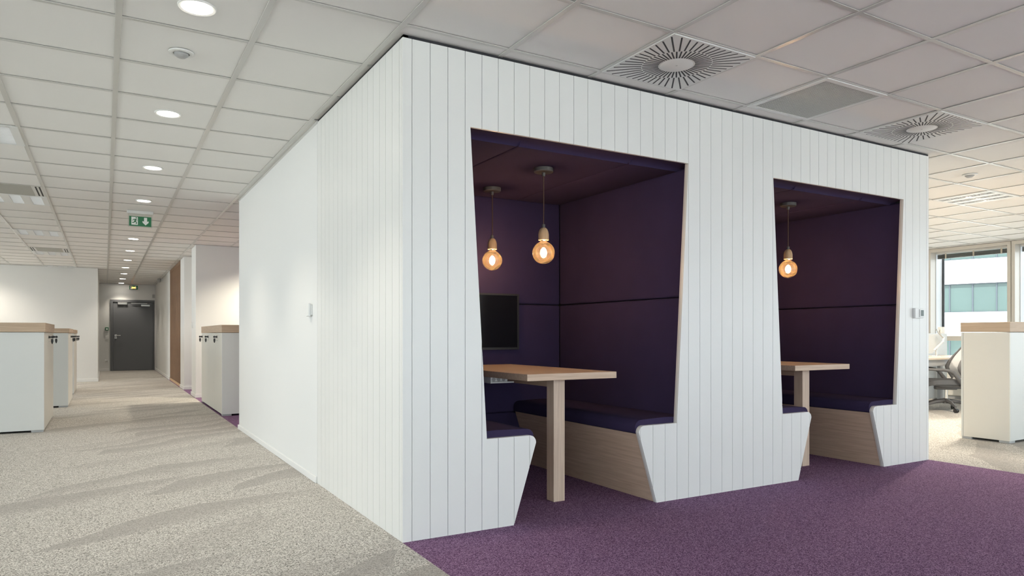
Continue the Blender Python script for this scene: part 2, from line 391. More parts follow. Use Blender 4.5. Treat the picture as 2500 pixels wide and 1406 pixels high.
o = m.build('tile_field', 'tile_white', ceil); o['kind'] = 'stuff'
for x in xl:
    if XL < x < XR: MB().box(x-0.0145, x+0.0145, YB, YE, H, H+0.0034, 0.001).box(x-0.002, x+0.002, YB, YE, H+0.0036, H+0.04).build('runner', 'grid_metal', ceil)
for y in yl:
    if YB < y < YE: MB().box(XL, XR, y-0.012, y+0.012, H+0.0008, H+0.0033).build('cross_bar', 'grid_metal', ceil)
struct('shade_strip', MB().box(0.005, 0.03, 0.005, 1.6, 2.487, H+0.002).box(0.005, BX, 0.005, 0.03, 2.487, H+0.002), 'shadow_gap', 'near-black strip painted as the shadow line between booth and ceiling')  # dark strip puts the shade of the ceiling gap into colour
struct('trim_3', MB().box(-0.024, 0.0, 1.6, 4.874, H-0.002, H+0.003).box(-0.003, 0.0, 1.6, 4.874, H-0.020, H-0.002).box(-0.024, BX, 4.85, 4.874, H-0.002, H+0.003), 'grid_metal', 'pale metal angle where the plain wall meets the ceiling')

# ceiling fittings -------------------------------------------------
def swirl(x0, x1, y0, y1, label):
    cx, cy = (x0+x1)/2, (y0+y1)/2; h = (x1-x0)/2-0.004
    t = thing('swirl_diffuser', label, 'air vent', (cx, cy, H-0.004), 0, 'square ceiling vents with radial slots')
    MB().box(-h, h, -h, h, 0, 0.012, 0.001).build('plate', 'trim_pale', t)
    m = MB(); n = 46
    for k in range(n):
        for half, r0, r1 in ((0, 0.098, 0.186), (0.5, 0.190, None)):
            a = 2*PI*(k+half)/n
            rb = (h-0.012)/max(abs(math.cos(a)), abs(math.sin(a)))
            if r1 is None: r1 = rb
            if r1-r0 < 0.02: continue
            tmp = bmesh.new(); wdt = 0.0042
            P = [(r0,-wdt),(r1,-wdt),(r1,wdt),(r0,wdt)]
            A = [tmp.verts.new((p[0],p[1],-0.0006)) for p in P]; B = [tmp.verts.new((p[0],p[1],0.001)) for p in P]
            tmp.faces.new(A[::-1]); tmp.faces.new(B)
            for q in range(4): tmp.faces.new([A[q], A[(q+1)%4], B[(q+1)%4], B[q]])
            m.merge(tmp, Matrix.Rotation(a, 4, 'Z'))
    o = m.build('slots', 'gasket', t); o['kind'] = 'stuff'  # near-black inlays painted in place of the shade inside open slots
    MB().lathe([(0,-0.003),(0.082,-0.003),(0.088,0.0),(0.088,0.002)], n=40).build('center_disc', 'trim_pale', t, True)
    MB().lathe([(0,-0.0055),(0.005,-0.0045),(0.006,-0.003)], n=12).build('screw', 'satin_steel', t)
def grille(x0, x1, y0, y1, label):
    cx, cy = (x0+x1)/2, (y0+y1)/2; h = (x1-x0)/2-0.004
    t = thing('return_grille', label, 'air vent', (cx, cy, H-0.004))
    b = 0.032
    MB().box(-h, h, -h, -h+b, 0, 0.012).box(-h, h, h-b, h, 0, 0.012).box(-h, -h+b, -h+b, h-b, 0, 0.012).box(h-b, h, -h+b, h-b, 0, 0.012).build('frame', 'trim_pale', t)
    MB().box(-h+b, h-b, -h+b, h-b, 0.011, 0.014).build('backing', 'gasket', t)  # near-black sheet stands in for the shade behind the mesh
    m = MB(); n = 34; st = 2*(h-b)/n
    for k in range(n):
        u = -h+b+(k+0.5)*st
        m.box(u-0.0026, u+0.0026, -h+b, h-b, 0.002, 0.008); m.box(-h+b, h-b, u-0.0010, u+0.0010, 0.003, 0.007)
    o = m.build('grid_core', 'grid_metal', t); o['kind'] = 'stuff'
def troffer(x0, x1, y0, y1, label, power=0):
    hx, hy = (x1-x0)/2-0.004, (y1-y0)/2-0.004
    t = thing('troffer_light', label, 'ceiling light', ((x0+x1)/2, (y0+y1)/2, H-0.003), 0, 'square louvred ceiling lights')
    sw = 0.052; xs = (-0.185, 0.0, 0.185); ye = 0.265
    m = MB(); e = [-hx]
    for c in xs: e += [c-sw, c+sw]
    e.append(hx)
    for a, b in zip(e[0::2], e[1::2]): m.box(a, b, -hy, hy, 0, 0.01)
    for c in xs: m.box(c-sw, c+sw, -hy, -ye, 0, 0.01); m.box(c-sw, c+sw, ye, hy, 0, 0.01)
    m.build('panel', 'white_plastic', t)
    for c in xs:
        s = MB().box(c-sw, c+sw, -ye, ye, 0.045, 0.05).box(c-sw-0.002, c-sw, -ye, ye, 0.01, 0.05).box(c+sw, c+sw+0.002, -ye, ye, 0.01, 0.05).build('reflector', 'satin_steel', t)
        MB().tube([(c, -ye, 0.034), (c, ye, 0.034)], 0.008, 8).build('tube_lamp', 'white_plastic', s, True)
        g = MB()
        for k in range(15):
            y = -ye+(k+0.5)*2*ye/15
            g.prism([(y-0.0015, 0.003), (y+0.0015, 0.003), (y+0.005, 0.026), (y-0.005, 0.026)], 'x', c-sw, c+sw)
        g.build('louvre', 'lamella', s)
        if power:
            l = bpy.data.lights.new('tube_light', 'SPOT'); l.energy = power; l.color = (1.0, 0.88, 0.72); l.spot_size = math.radians(150); l.spot_blend = 0.5; l.shadow_soft_size = 0.04
            lo = bpy.data.objects.new('tube_light', l); C.objects.link(lo); lo.parent = t; lo.location = (c, 0, -0.005)
def ac_tile(x0, x1, y0, y1, label):
    hx, hy = (x1-x0)/2-0.004, (y1-y0)/2-0.004
    t = thing('ceiling_vent', label, 'air vent', ((x0+x1)/2, (y0+y1)/2, H-0.004), 0, 'grey ceiling panels with slots at both ends')
    MB().box(-hx+0.1, hx-0.1, -hy, hy, 0.004, 0.014).build('panel', 'ac_grey', t)
    for s in (-1, 1):
        a, b = sorted((s*(hx-0.1), s*hx))
        MB().box(a, b, -hy, hy, 0.006, 0.014).build('slot_frame', 'trim_pale', t)
        for q in (0.03, 0.062): MB().box(s*(hx-q)-0.007, s*(hx-q)+0.007, -hy+0.02, hy-0.02, 0.0045, 0.0065).build('slot', 'gasket', t)
TL = {0:'louvred light in the corridor ceiling nearest the viewer', 5:'louvred strip light cut by the left edge of the photograph', 10:'louvred light behind the nearer grey vent panel, left ceiling',
      15:'louvred light midway along the left ceiling', 20:'louvred light just behind the farther grey vent panel, left ceiling', 25:'farthest louvred light, right above the broad white wall'}
for (i, j), kd in SPECIAL.items():
    a = (xl[i], xl[i+1], yl[j], yl[j+1]); k = round((yl[j]+0.098)/0.584)
    if kd == 'troffer':
        if a[0] < 0:
            if k > 0: troffer(*a, TL[k])
        elif -2 < k < 4: troffer(*a, 'louvred three strip light in the ceiling beyond the right booth corner', 110)
        else: troffer(*a, 'added louvred light over the desks, out of view, %s' % ('middle of its row' if k < 9 else 'last of its row'), 110)
    if kd == 'ac': ac_tile(*a, 'nearer grey vent panel in the left ceiling' if k == 9 else 'farther grey vent panel in the left ceiling')
    if kd == 'swirl': swirl(*a, 'larger nearer radial slot vent above the left booth opening' if a[0] < 2 else 'farther radial slot vent above the right booth opening')
    if kd == 'grille': grille(*a, 'square fine mesh grille between the two radial vents')

DLY = [0.21+1.755*k for k in range(12)]
DLN = ['nearest','second','third','fourth','','fifth','sixth','seventh','eighth','ninth','tenth','eleventh']
def downlight(x, y, label, group, power, angle=100, col=(1.0, 0.90, 0.76)):
    t = thing('downlight', label, 'ceiling light', (x, y, H+0.002), 0, group)
    MB().lathe([(0.064,0.0),(0.078,-0.004),(0.082,0.0),(0.082,0.004)], n=32).build('trim_ring', 'trim_pale', t, True)
    MB().lathe([(0,-0.0015),(0.066,-0.0015),(0.066,0.002),(0,0.002)], n=32).build('diffuser', 'downlight_glow', t)
    if power:
        l = bpy.data.lights.new('downlight_beam', 'SPOT'); l.energy = power; l.color = col; l.spot_size = math.radians(angle); l.spot_blend = 0.7; l.shadow_soft_size = 0.05
        o = bpy.data.objects.new('downlight_beam', l); C.objects.link(o); o.parent = t; o.location = (0, 0, -0.02)
for k, y in enumerate(DLY):
    if k == 4: continue
    downlight(-0.905+0.004*k, y, '%s round downlight from the viewer in the corridor row' % DLN[k], 'downlights in a row along the corridor', 55 if k < 9 else 38)
downlight(1.15, 8.35, 'downlight washing the wall behind the corridor cabinet', 'downlights in the recess', 230, 140, (1.0, 0.91, 0.72))
downlight(2.9, 7.4, 'downlight deep inside the recess', 'downlights in the recess', 60, 140, (1.0, 0.88, 0.60))
downlight(1.0, 10.5, 'downlight in the narrow niche', 'downlights in the recess', 60, 130)
for x, q in ((-5.4, 'leftmost'), (-4.4, 'middle'), (-3.45, 'rightmost')): downlight(x, 13.9, q+' downlight washing the broad white wall', 'downlights in front of the broad wall', 75, 140)
def detector(x, y, label):
    t = thing('smoke_detector', label, 'detector', (x, y, H+0.003), 0, 'ceiling detectors')
    MB().lathe([(0.062,0),(0.062,-0.006),(0.050,-0.010),(0.040,-0.008),(0.040,0)], n=28).build('ring', 'trim_pale', t, True)
    MB().lathe([(0.036,-0.004),(0.034,-0.016),(0.022,-0.026),(0,-0.028)], n=28).build('sensor_cap', 'grey_plastic', t, True)
detector(-0.919, 0.80, 'small round detector between the first two corridor downlights')
detector(5.64, 0.22, 'small round detector in the ceiling right of the booth')

# ------------------------------------------------------------------ the boarded booth
CEN = (1.138, 3.458)         # middles of the two openings
ZT, ZS, ZL = 2.10, 0.475, 0.434
U_TOP, U_SEAT, U_LIP, U_FOOT = 0.766, 0.669, 0.364, 0.504
TOP = 2.487
R = 0.041
def ztop(u):
    if u >= U_LIP+R: return ZS
    q = (U_LIP+R-u)/R; return ZS-R+R*math.sqrt(max(0.0, 1-q*q))
def solids(x):
    c = min(CEN, key=lambda v: abs(v-x)); u = abs(x-c)
    if u >= U_TOP: return [(0, TOP)]
    out = [(ZT, TOP)]
    if u >= U_SEAT: out.append((0, ZS+(u-U_SEAT)/(U_TOP-U_SEAT)*(ZT-ZS)))
    elif u > U_FOOT: out.append((0, ztop(u)))
    elif u > U_LIP: out.append((ZL*(U_FOOT-u)/(U_FOOT-U_LIP), ztop(u)))
    return out
brk = set()
for c in CEN:
    for u in (U_TOP, U_SEAT, U_FOOT, U_LIP, *[U_LIP+R*(1-math.cos(t*PI/16)) for t in range(1, 9)]):
        brk |= {round(c-u, 6), round(c+u, 6)}
brk = sorted(brk)
def column_mesh(xa, xb, which, ya, yb):
    """solid part of the front between xa and xb; which = 'all', 'head' or 'low'"""
    xs = [xa]+[b for b in brk if xa+1e-5 < b < xb-1e-5]+[xb]
    bm = bmesh.new(); eps = 1e-6; any_ = False
    for p, q in zip(xs, xs[1:]):
        L, Rr = solids(p+eps), solids(q-eps)
        for (a0, a1), (b0, b1) in zip(L, Rr):
            head = a0 > 1.5
            if which == 'head' and not head: continue
            if which == 'low' and head: continue
            any_ = True
            F = [bm.verts.new(v) for v in ((p,ya,a0),(q,ya,b0),(q,ya,b1),(p,ya,a1))]
            G = [bm.verts.new(v) for v in ((p,yb,a0),(q,yb,b0),(q,yb,b1),(p,yb,a1))]
            fs = [F, G[::-1], [F[3],F[2],G[2],G[3]], [F[1],F[0],G[0],G[1]]]
            if p == xa: fs.append([F[0],F[3],G[3],G[0]])
            if q == xb: fs.append([F[2],F[1],G[1],G[2]])
            for f in fs:
                try: bm.faces.new(f)
                except ValueError: pass
    bmesh.ops.remove_doubles(bm, verts=bm.verts[:], dist=1e-5)
    bmesh.ops.dissolve_degenerate(bm, dist=1e-6, edges=bm.edges[:])
    m = MB(); m.bm.free(); m.bm = bm; return m if any_ else None
booth = thing('seating_booth', 'white boarded booth block with two purple lined seating bays', 'booth')
edges = [0.0, 0.049]+[0.1465+0.0977*k for k in range(46)]
edges = [e for e in edges if e < BX-0.02]+[BX]
G = 0.0013
for a, b in zip(edges, edges[1:]):
    xa, xb = a+(G if a > 0 else 0), b-(G if b < BX else 0)
    cnt = [len(solids(x)) for x in (xa+1e-5, (xa+xb)/2, xb-1e-5)]
    mid = [x for x in brk if xa < x < xb]
    full = 1 in cnt and solids(xa+1e-5)[0] == (0, TOP) or solids(xb-1e-5)[0] == (0, TOP)
    for wh in (('all',) if full else ('head', 'low')):
        m = column_mesh(xa, xb, wh, 0.0, 0.016)
        if m: m.build('board', 'board_white', booth)
column_mesh(0.018, BX, 'low', 0.016, 0.030).build('opening_liner', 'board_edge', booth)
for c in CEN: MB().box(c-U_TOP+0.0005, c+U_TOP-0.0005, 0.016, 0.030, 2.112, TOP).build('header_backing', 'board_edge', booth)
le = [0.016, 0.049]+[0.1455+0.0965*k for k in range(16)]
le = [e for e in le if e < BY-0.03]+[BY-0.002]
for a, b in zip(le, le[1:]): MB().box(0.0, 0.016, a+G, b-G, 0, TOP).build('board', 'board_white', booth)
MB().box(0.004, 0.016, 0.0165, 0.03, 0.0, TOP).build('corner_post', 'board_white', booth)
WI = 0.792                                            # half width inside a bay
YI = 1.485                                            # back of a bay
m = MB().box(0.0165, 0.03, 0.031, BY-0.003, 0, TOP)   # backing behind side boards
xs = [0.031]+[v for c in CEN for v in (c-WI-0.045, c+WI+0.045)]+[BX-0.02]
for a, b in zip(xs[0::2], xs[1::2]): m.box(a, b, 0.031, BY-0.003, 0, TOP-0.002)
for c in CEN:
    m.box(c-WI-0.044, c+WI+0.044, YI+0.045, BY-0.003, 0, TOP-0.002); m.box(c-WI-0.044, c+WI+0.044, 0.031, YI+0.044, 2.135, TOP-0.002)
m.build('carcass', 'shadow_gap', booth)  # coloured near-black so the seams between pads look shaded
MB().box(BX-0.019, BX-0.001, 0.031, BY-0.003, 0, TOP).build('end_panel', 'board_white', booth)
def pad(x0, x1, y0, y1, z0, z1, name='wall_pad', bev=0.016):
    return MB().box(x0, x1, y0, y1, z0, z1, bev, 4).build(name, 'fabric_purple', booth, True)
for c in CEN:
    for z0, z1 in ((0.42, 1.263), (1.267, 2.086)):
        pad(c-WI-0.043, c-WI, 0.032, YI, z0, z1); pad(c+WI, c+WI+0.043, 0.032, YI, z0, z1); pad(c-WI-0.01, c+WI+0.01, YI, YI+0.043, z0, z1, 'back_pad')
    pad(c-WI-0.01, c+WI+0.01, YI+0.002, YI+0.043, 0.0, 0.42, 'back_pad')
    cx = [c-WI-0.04, c-0.403, c+0.392, c+WI+0.04]
    for a, b in zip(cx, cx[1:]):
        # ceiling pad: rounded front edge rising to the opening
        prof = [(0.0305, 2.132), (0.0305, 2.108)]+[(0.032+0.10*math.sin(t*PI/12), 2.078+0.030*math.cos(t*PI/12)) for t in range(1, 7)]+[(YI+0.043, 2.080), (YI+0.043, 2.132)]
        mm = MB().prism(prof, 'x', a+0.0008, b-0.0008)
        bmesh.ops.bevel(mm.bm, geom=[e for e in mm.bm.edges if all(abs(v.co.x-(a+0.0008)) < 1e-5 for v in e.verts) or all(abs(v.co.x-(b-0.0008)) < 1e-5 for v in e.verts)], offset=0.010, segments=3, profile=0.5, affect='EDGES')
        mm.box(max(a, c-U_TOP+0.0015), min(b, c+U_TOP-0.0015), 0.0165, 0.0305, 2.1015, 2.1115)
        mm.build('ceiling_pad', 'fabric_purple', booth, True)

# benches
def bench(c, s, label):
    t = thing('booth_bench', label, 'bench', (c, 0.031, 0), 0, 'cushioned benches in the booths')
    L = YI-0.033
    P = [(U_FOOT+0.004, 0.0), (U_LIP+0.012, 0.423), (U_LIP+0.034, 0.423), (U_FOOT+0.026, 0.0)]
    MB().prism([(s*u, z) for u, z in P], 'y', 0, L).build('front_panel', 'oak_y', t)
    P = [(U_FOOT+0.028, 0.0), (U_LIP+0.036, 0.418), (WI-0.002, 0.418), (WI-0.002, 0.0)]
    MB().prism([(s*u, z) for u, z in P], 'y', 0.002, L-0.002).build('base', 'board_edge', t)
    q = U_LIP-0.004; prof = [(WI-0.003, 0.425), (q+0.012, 0.425)]
    prof += [(q+0.012-0.012*math.sin(a*PI/8), 0.437-0.012*math.cos(a*PI/8)) for a in range(1, 5)]
    prof += [(q+0.045-0.045*math.cos(a*PI/12), 0.462+0.045*math.sin(a*PI/12)) for a in range(0, 7)]
    prof += [(WI-0.2, 0.513), (WI-0.003, 0.508)]
    m = MB().prism([(s*u, z) for u, z in prof], 'y', 0.001, L-0.001)
    m.build('cushion', 'fabric_purple', t, True)
bench(CEN[0], 1, 'long purple cushioned oak bench along the right of the booth with the screen')
bench(CEN[0], -1, 'purple cushioned bench nearest the white corner, mostly hidden by boards')
bench(CEN[1], 1, 'purple cushioned oak bench along the right of the far booth')
bench(CEN[1], -1, 'purple cushioned bench end at the left of the far booth')

# tables
def table(c, label):
    t = thing('booth_table', label, 'table', (c, 0, 0), 0, 'oak tables in the booths')
    MB().box(-0.313, 0.335, 0.175, YI-0.003, 0.756, 0.796, 0.002).build('table_top', 'oak_x', t)
    MB().box(-0.032, 0.050, 0.325, 0.405, 0.0, 0.756, 0.002).build('leg', 'oak_z', t)
    MB().box(-0.02, 0.04, 0.41, YI-0.01, 0.70, 0.756, 0.002).build('support_rail', 'oak_y', t)
    return t
t1 = table(CEN[0], 'oak table on one square leg in the booth with the screen')
t2 = table(CEN[1], 'oak table on one square leg in the far booth')
tray = MB().box(-0.30, -0.13, 0.64, 0.80, 0.716, 0.724).box(-0.30, -0.292, 0.64, 0.80, 0.724, 0.756).box(-0.30, -0.13, 0.793, 0.80, 0.724, 0.756).build('socket_tray', 'trim_pale', t1)
b = MB().box(-0.285, -0.165, 0.66, 0.70, 0.7245, 0.752, 0.003).build('socket_block', 'white_plastic', tray)
for k in range(3):
    MB().lathe([(0,0),(0.012,0),(0.012,0.002),(0,0.002)], (-0.268+0.036*k, 0.6585, 0.738), 14, Matrix.Rotation(PI/2, 4, 'X')).build('socket', 'grey_plastic', tray)

# screen
t = thing('wall_screen', 'black flat screen mounted on the back wall of the left booth', 'screen', (1.15, YI, 0.91))
MB().box(-0.37, 0.37, -0.045, -0.012, 0.0, 0.43, 0.004).build('housing', 'black_plastic', t)
MB().box(-0.355, 0.355, -0.0462, -0.0445, 0.018, 0.416).build('panel', 'screen_black', t)
MB().box(-0.37, 0.37, -0.049, -0.045, 0.0, 0.014).box(-0.37, -0.358, -0.049, -0.045, 0.014, 0.418).box(0.358, 0.37, -0.049, -0.045, 0.014, 0.418).box(-0.37, 0.37, -0.049, -0.045, 0.418, 0.43).build('bezel', 'black_plastic', t)
MB().box(-0.12, 0.12, -0.012, -0.001, 0.1, 0.32).build('mount', 'grey_plastic', t)
# cable on the table
pts = []
for k in range(60):
    a = k*0.42; r = 0.055+0.012*math.sin(k*0.9)
    pts.append((1.02+r*math.cos(a)*1.3, 1.36+r*math.sin(a)*0.7, 0.803+0.0006*k+0.012*max(0, math.sin(k*0.37))))
tag(MB().tube(pts, 0.0045, 6).build('coiled_cable', 'black_plastic', None, True), 'coil of black cable lying on the table below the screen', 'cable')

# pendants
FIL = {}
def pendant(x, y, zc, label, dz=0.0):
    t = thing('pendant_lamp', label, 'pendant lamp', (x, y, zc), 0, 'bare globe bulb pendants in the booths')
    ztop_ = 2.0775-zc
    MB().lathe([(0,ztop_),(0.062,ztop_),(0.062,ztop_-0.022),(0.058,ztop_-0.026),(0.012,ztop_-0.028),(0.010,ztop_-0.050),(0,ztop_-0.050)], n=32).build('ceiling_rose', 'rose_grey', t, True)
    MB().tube([(0,0,0.170), (0.002,0.001,0.30), (0,0,ztop_-0.05)], 0.0035, 8).build('cord', 'cord_brown', t, True)
    MB().lathe([(0.011,0.180),(0.011,0.158),(0,0.158)], n=14).lathe([(0,0.180),(0.011,0.180)], n=14).build('strain_relief', 'rose_grey', t, True)
    MB().lathe([(0,0.160),(0.014,0.158),(0.024,0.148),(0.030,0.134),(0.0335,0.115),(0.0335,0.080),(0.030,0.078),(0.030,0.092),(0,0.092)], n=28).build('socket_holder', 'holder_wood', t, True)
    MB().lathe([(0,0.09),(0.018,0.09),(0.018,0.072),(0.016,0.066),(0,0.066)], n=20).build('bulb_cap', 'chrome', t, True)
    r = 0.0715; prof = [(0.016,0.075)]+[(r*math.sin(a*PI/24), r*math.cos(a*PI/24)) for a in range(4, 24)]+[(0,-r)]
    g = MB().lathe(prof, n=36).build('globe', 'bulb_glass', t, True)
    m = MB().tube([(0,0,0.066),(0,0,0.030)], [0.006,0.004], 8); m.build('stem', 'acrylic', g, True)
    m = MB()
    for k in range(8):
        a = 2*PI*k/8
        m.tube([(0.004*math.cos(a),0.004*math.sin(a),0.030), (0.015*math.cos(a),0.015*math.sin(a),0.016), (0.018*math.cos(a),0.018*math.sin(a),-0.004), (0.012*math.cos(a),0.012*math.sin(a),-0.022), (0.003*math.cos(a),0.003*math.sin(a),-0.029)], 0.0030, 6)
    m.build('filament', 'filament_glow', g)
    l = bpy.data.lights.new('bulb_light', 'POINT'); l.energy = 8.0; l.color = (1.0, 0.54, 0.26); l.shadow_soft_size = 0.02
    o = bpy.data.objects.new('bulb_light', l); C.objects.link(o); o.parent = t; o.location = (0, 0, 0)
pendant(CEN[0], 0.49, 1.543, 'glowing globe pendant nearer the front of the booth with the screen')
pendant(CEN[0], 1.17, 1.557, 'glowing globe pendant farther back, above the black screen')
pendant(CEN[1]+0.007, 0.49, 1.550, 'glowing globe pendant visible in the far right booth')
pendant(CEN[1], 1.17, 1.555, 'globe pendant at the back of the far booth, hidden by boards')

# thermostats
t = thing('wall_thermostat', 'small white control box on the plain white wall', 'thermostat', (0, 1.79, 1.154))
MB().box(-0.012, 0.0, -0.06, 0.06, 0.008, 0.085, 0.002).build('base_plate', 'white_plastic', t)
MB().box(-0.028, -0.0122, -0.06, 0.012, 0.0, 0.092, 0.003).build('cover', 'white_plastic', t)
MB().box(-0.0135, -0.0121, 0.018, 0.055, 0.018, 0.076).build('side_grille', 'grey_plastic', t)
t = thing('wall_thermostat', 'small white control box with display at the right end of the boards', 'thermostat', (4.405, 0, 1.157))
MB().box(-0.058, 0.058, -0.024, -0.0002, 0, 0.082, 0.003).build('base_plate', 'white_plastic', t)
MB().box(-0.006, 0.052, -0.031, -0.0242, 0.008, 0.074, 0.003).build('cover', 'white_plastic', t)
MB().box(0.004, 0.044, -0.0318, -0.0312, 0.018, 0.066).build('display', 'lcd_glow', t)

# ------------------------------------------------------------------ corridor end: door, signs, fittings
d = tag(MB().box(-1.130, -1.065, YE-0.03, YE+0.12, 0, 2.045).box(-0.03, 0.0195, YE-0.03, YE+0.12, 0, 2.045).box(-1.065, -0.03, YE-0.03, YE+0.12, 1.98, 2.045).build('door_1', 'door_grey'), 'dark grey door at the end of the corridor', None, None, 'structure')
MB().box(-1.062, -0.033, YE-0.005, YE+0.045, 0.006, 1.977, 0.002).build('door_leaf', 'door_grey', d)
h = MB().box(-1.022, -0.968, YE-0.014, YE-0.0055, 0.99, 1.042, 0.002).build('handle_plate', 'satin_steel', d)
MB().tube([(-0.995, YE-0.014, 1.016), (-0.995, YE-0.055, 1.016), (-0.98, YE-0.06, 1.016), (-0.875, YE-0.06, 1.016)], 0.009, 8).build('lever', 'satin_steel', h, True)
h = MB().box(-1.022, -0.968, YE-0.014, YE-0.0055, 0.925, 0.975, 0.002).build('lock_plate', 'satin_steel', d)
MB().lathe([(0,0),(0.011,0),(0.011,0.003),(0,0.003)], (-0.995, YE-0.0145, 0.95), 14, Matrix.Rotation(PI/2, 4, 'X')).build('cylinder', 'gasket', h)
MB().box(-0.946, -0.707, YE-0.05, YE-0.006, 1.905, 1.965, 0.004).build('magnet_lock', 'satin_steel', d)
MB().box(-0.355, -0.126, YE-0.06, YE-0.006, 1.865, 1.915, 0.004).build('closer_body', 'satin_steel', d)
MB().box(-0.61, -0.195, YE-0.055, YE-0.035, 1.94, 1.957, 0.002).build('closer_arm', 'satin_steel', d)
struct('trim_2', MB().box(-1.150, -1.131, YE-0.012, YE-0.0005, 0, 2.065).box(0.0, 0.0195, YE-0.034, YE-0.031, 0, 2.047).box(-1.131, 0.0195, YE-0.012, YE-0.0005, 2.046, 2.065), 'trim_pale', 'pale trim around the grey door')

def arrow_and_man(t, w, h, y, mirrored=False):
    """white pictogram on a green plate: running man in a doorway and an arrow pointing down"""
    a = w/2
    s = -1 if mirrored else 1
    def pr(pts, mat, name, dy=0.0008):
        MB().prism([(s*p[0], p[1]) for p in pts], 'y', y-dy, y).build(name, mat, t)
    # doorway panel
    pr([(-a*0.80, -h*0.40), (-a*0.22, -h*0.40), (-a*0.22, h*0.40), (-a*0.80, h*0.40)], 'sign_white', 'doorway_mark')
    # man
    cx, cz = -a*0.47, 0.0; u = h*0.5
    man = MB()
    def seg(p, q, r):
        d = Vector((q[0]-p[0], q[1]-p[1])).normalized(); n = Vector((-d.y, d.x))*r
        man.prism([(s*(cx+u*v[0]), cz+u*v[1]) for v in ((p[0]+n.x, p[1]+n.y), (q[0]+n.x, q[1]+n.y), (q[0]-n.x, q[1]-n.y), (p[0]-n.x, p[1]-n.y))], 'y', y-0.0016, y-0.0009)
    seg((0.10, 0.38), (-0.02, -0.10), 0.14); seg((0.0, -0.08), (0.26, -0.26), 0.10); seg((0.26, -0.26), (0.22, -0.66), 0.08)
    seg((-0.02, -0.08), (-0.20, -0.34), 0.10); seg((-0.20, -0.34), (-0.52, -0.34), 0.08); seg((0.10, 0.34), (0.38, 0.12), 0.07); seg((0.06, 0.34), (-0.30, 0.26), 0.07); seg((-0.30, 0.26), (-0.42, 0.02), 0.06)
    man.prism([(s*(cx+u*(0.22+0.13*math.cos(k*PI/6))), cz+u*(0.60+0.13*math.sin(k*PI/6))) for k in range(12)], 'y', y-0.0016, y-0.0009)
    man.build('running_man_mark', 'green_sign', t)
    ax = a*0.48
    pr([(ax-0.07*w, h*0.38), (ax+0.07*w, h*0.38), (ax+0.07*w, -0.02*h), (ax+0.14*w, -0.02*h+0.06*h), (ax+0.14*w, -0.12*h), (ax, -h*0.40), (ax-0.14*w, -0.12*h), (ax-0.14*w, 0.04*h), (ax-0.07*w, -0.02*h)], 'sign_white', 'arrow_mark')
t = thing('exit_sign', 'green running man exit sign hanging from the corridor ceiling', 'exit sign', (-0.90, 6.22, 2.383), 0, 'emergency exit signs')
MB().box(-0.14, 0.14, -0.02, 0.03, 0.085, 0.122, 0.003).build('housing', 'trim_pale', t)
MB().box(-0.128, 0.128, -0.004, 0.004, -0.072, 0.092, 0.001).build('acrylic_plate', 'acrylic', t)
MB().box(-0.117, 0.117, -0.0055, -0.0042, -0.062, 0.055).build('green_field', 'green_sign', t)
arrow_and_man(t, 0.234, 0.117, -0.0056)
MB().lathe([(0,-0.003),(0.008,-0.002),(0.009,0)], (0.0,-0.02,0.098), 12, Matrix.Rotation(PI/2, 4, 'X')).build('indicator', 'orange_led', t)
t = thing('exit_sign', 'small green exit sign with orange glow above the grey door', 'exit sign', (-0.546, YE, 2.403), 0, 'emergency exit signs')
MB().box(-0.11, 0.11, -0.06, -0.0005, -0.056, 0.058, 0.003).build('housing', 'trim_pale', t)
MB().box(-0.108, 0.108, -0.0625, -0.0605, -0.054, 0.056).build('green_field', 'green_sign', t)
arrow_and_man(t, 0.216, 0.11, -0.0626)
MB().prism([(-0.05,-0.025),(0.045,-0.025),(0.052,0.0),(0.04,0.016),(-0.04,0.016),(-0.052,0.0)], 'y', -0.0655, -0.0644).build('indicator', 'orange_led', t)
t = thing('call_point', 'small green emergency release box left of the grey door', 'call point', (-1.215, YE, 1.16))
MB().box(-0.043, 0.043, -0.045, -0.0005, 0, 0.086, 0.004).build('box', 'green_sign', t)
MB().box(-0.026, 0.026, -0.0465, -0.0452, 0.018, 0.062).build('push_plate', 'sign_white', t)
t = thing('wall_switch', 'white switch plate below the green release box', 'switch', (-1.215, YE, 0.90))
MB().box(-0.042, 0.042, -0.012, -0.0005, 0, 0.115, 0.003).build('plate', 'white_plastic', t)
MB().box(-0.026, 0.026, -0.017, -0.0122, 0.022, 0.080, 0.003).build('rocker', 'white_plastic', t)
t = thing('wall_socket', 'white socket plate low on the wall beside the grey door', 'socket', (-1.222, YE, 0.235))
MB().box(-0.042, 0.042, -0.012, -0.0005, 0, 0.086, 0.003).build('plate', 'white_plastic', t)
MB().box(-0.024, 0.024, -0.0135, -0.0122, 0.024, 0.056).build('outlet', 'grey_plastic', t)
t = thing('wall_siren', 'small grey sounder in the corner above the grey door', 'sounder', (-0.03, YE, 2.12))
MB().box(-0.03, 0.03, -0.035, -0.0005, 0, 0.10, 0.006).build('body', 'grey_plastic', t)
MB().lathe([(0,-0.006),(0.018,-0.005),(0.022,0)], (0,-0.035,0.05), 14, Matrix.Rotation(PI/2, 4, 'X')).build('horn', 'white_plastic', t)
t = thing('security_camera', 'small dark camera high on the corridor wall near the door', 'camera', (0.02, 16.9, 2.43))
MB().box(-0.03, -0.0005, -0.03, 0.03, -0.02, 0.05, 0.004).build('bracket', 'white_plastic', t)
MB().lathe([(0,0.05),(0.04,0.05),(0.045,0.02),(0.045,-0.01),(0.03,-0.04),(0,-0.05)], (-0.075,0,0.0), 18).build('housing', 'grey_plastic', t, True)
t = thing('door_sensor', 'small white round button on the edge of the narrow niche', 'button', (0.02, 9.70, 1.19))
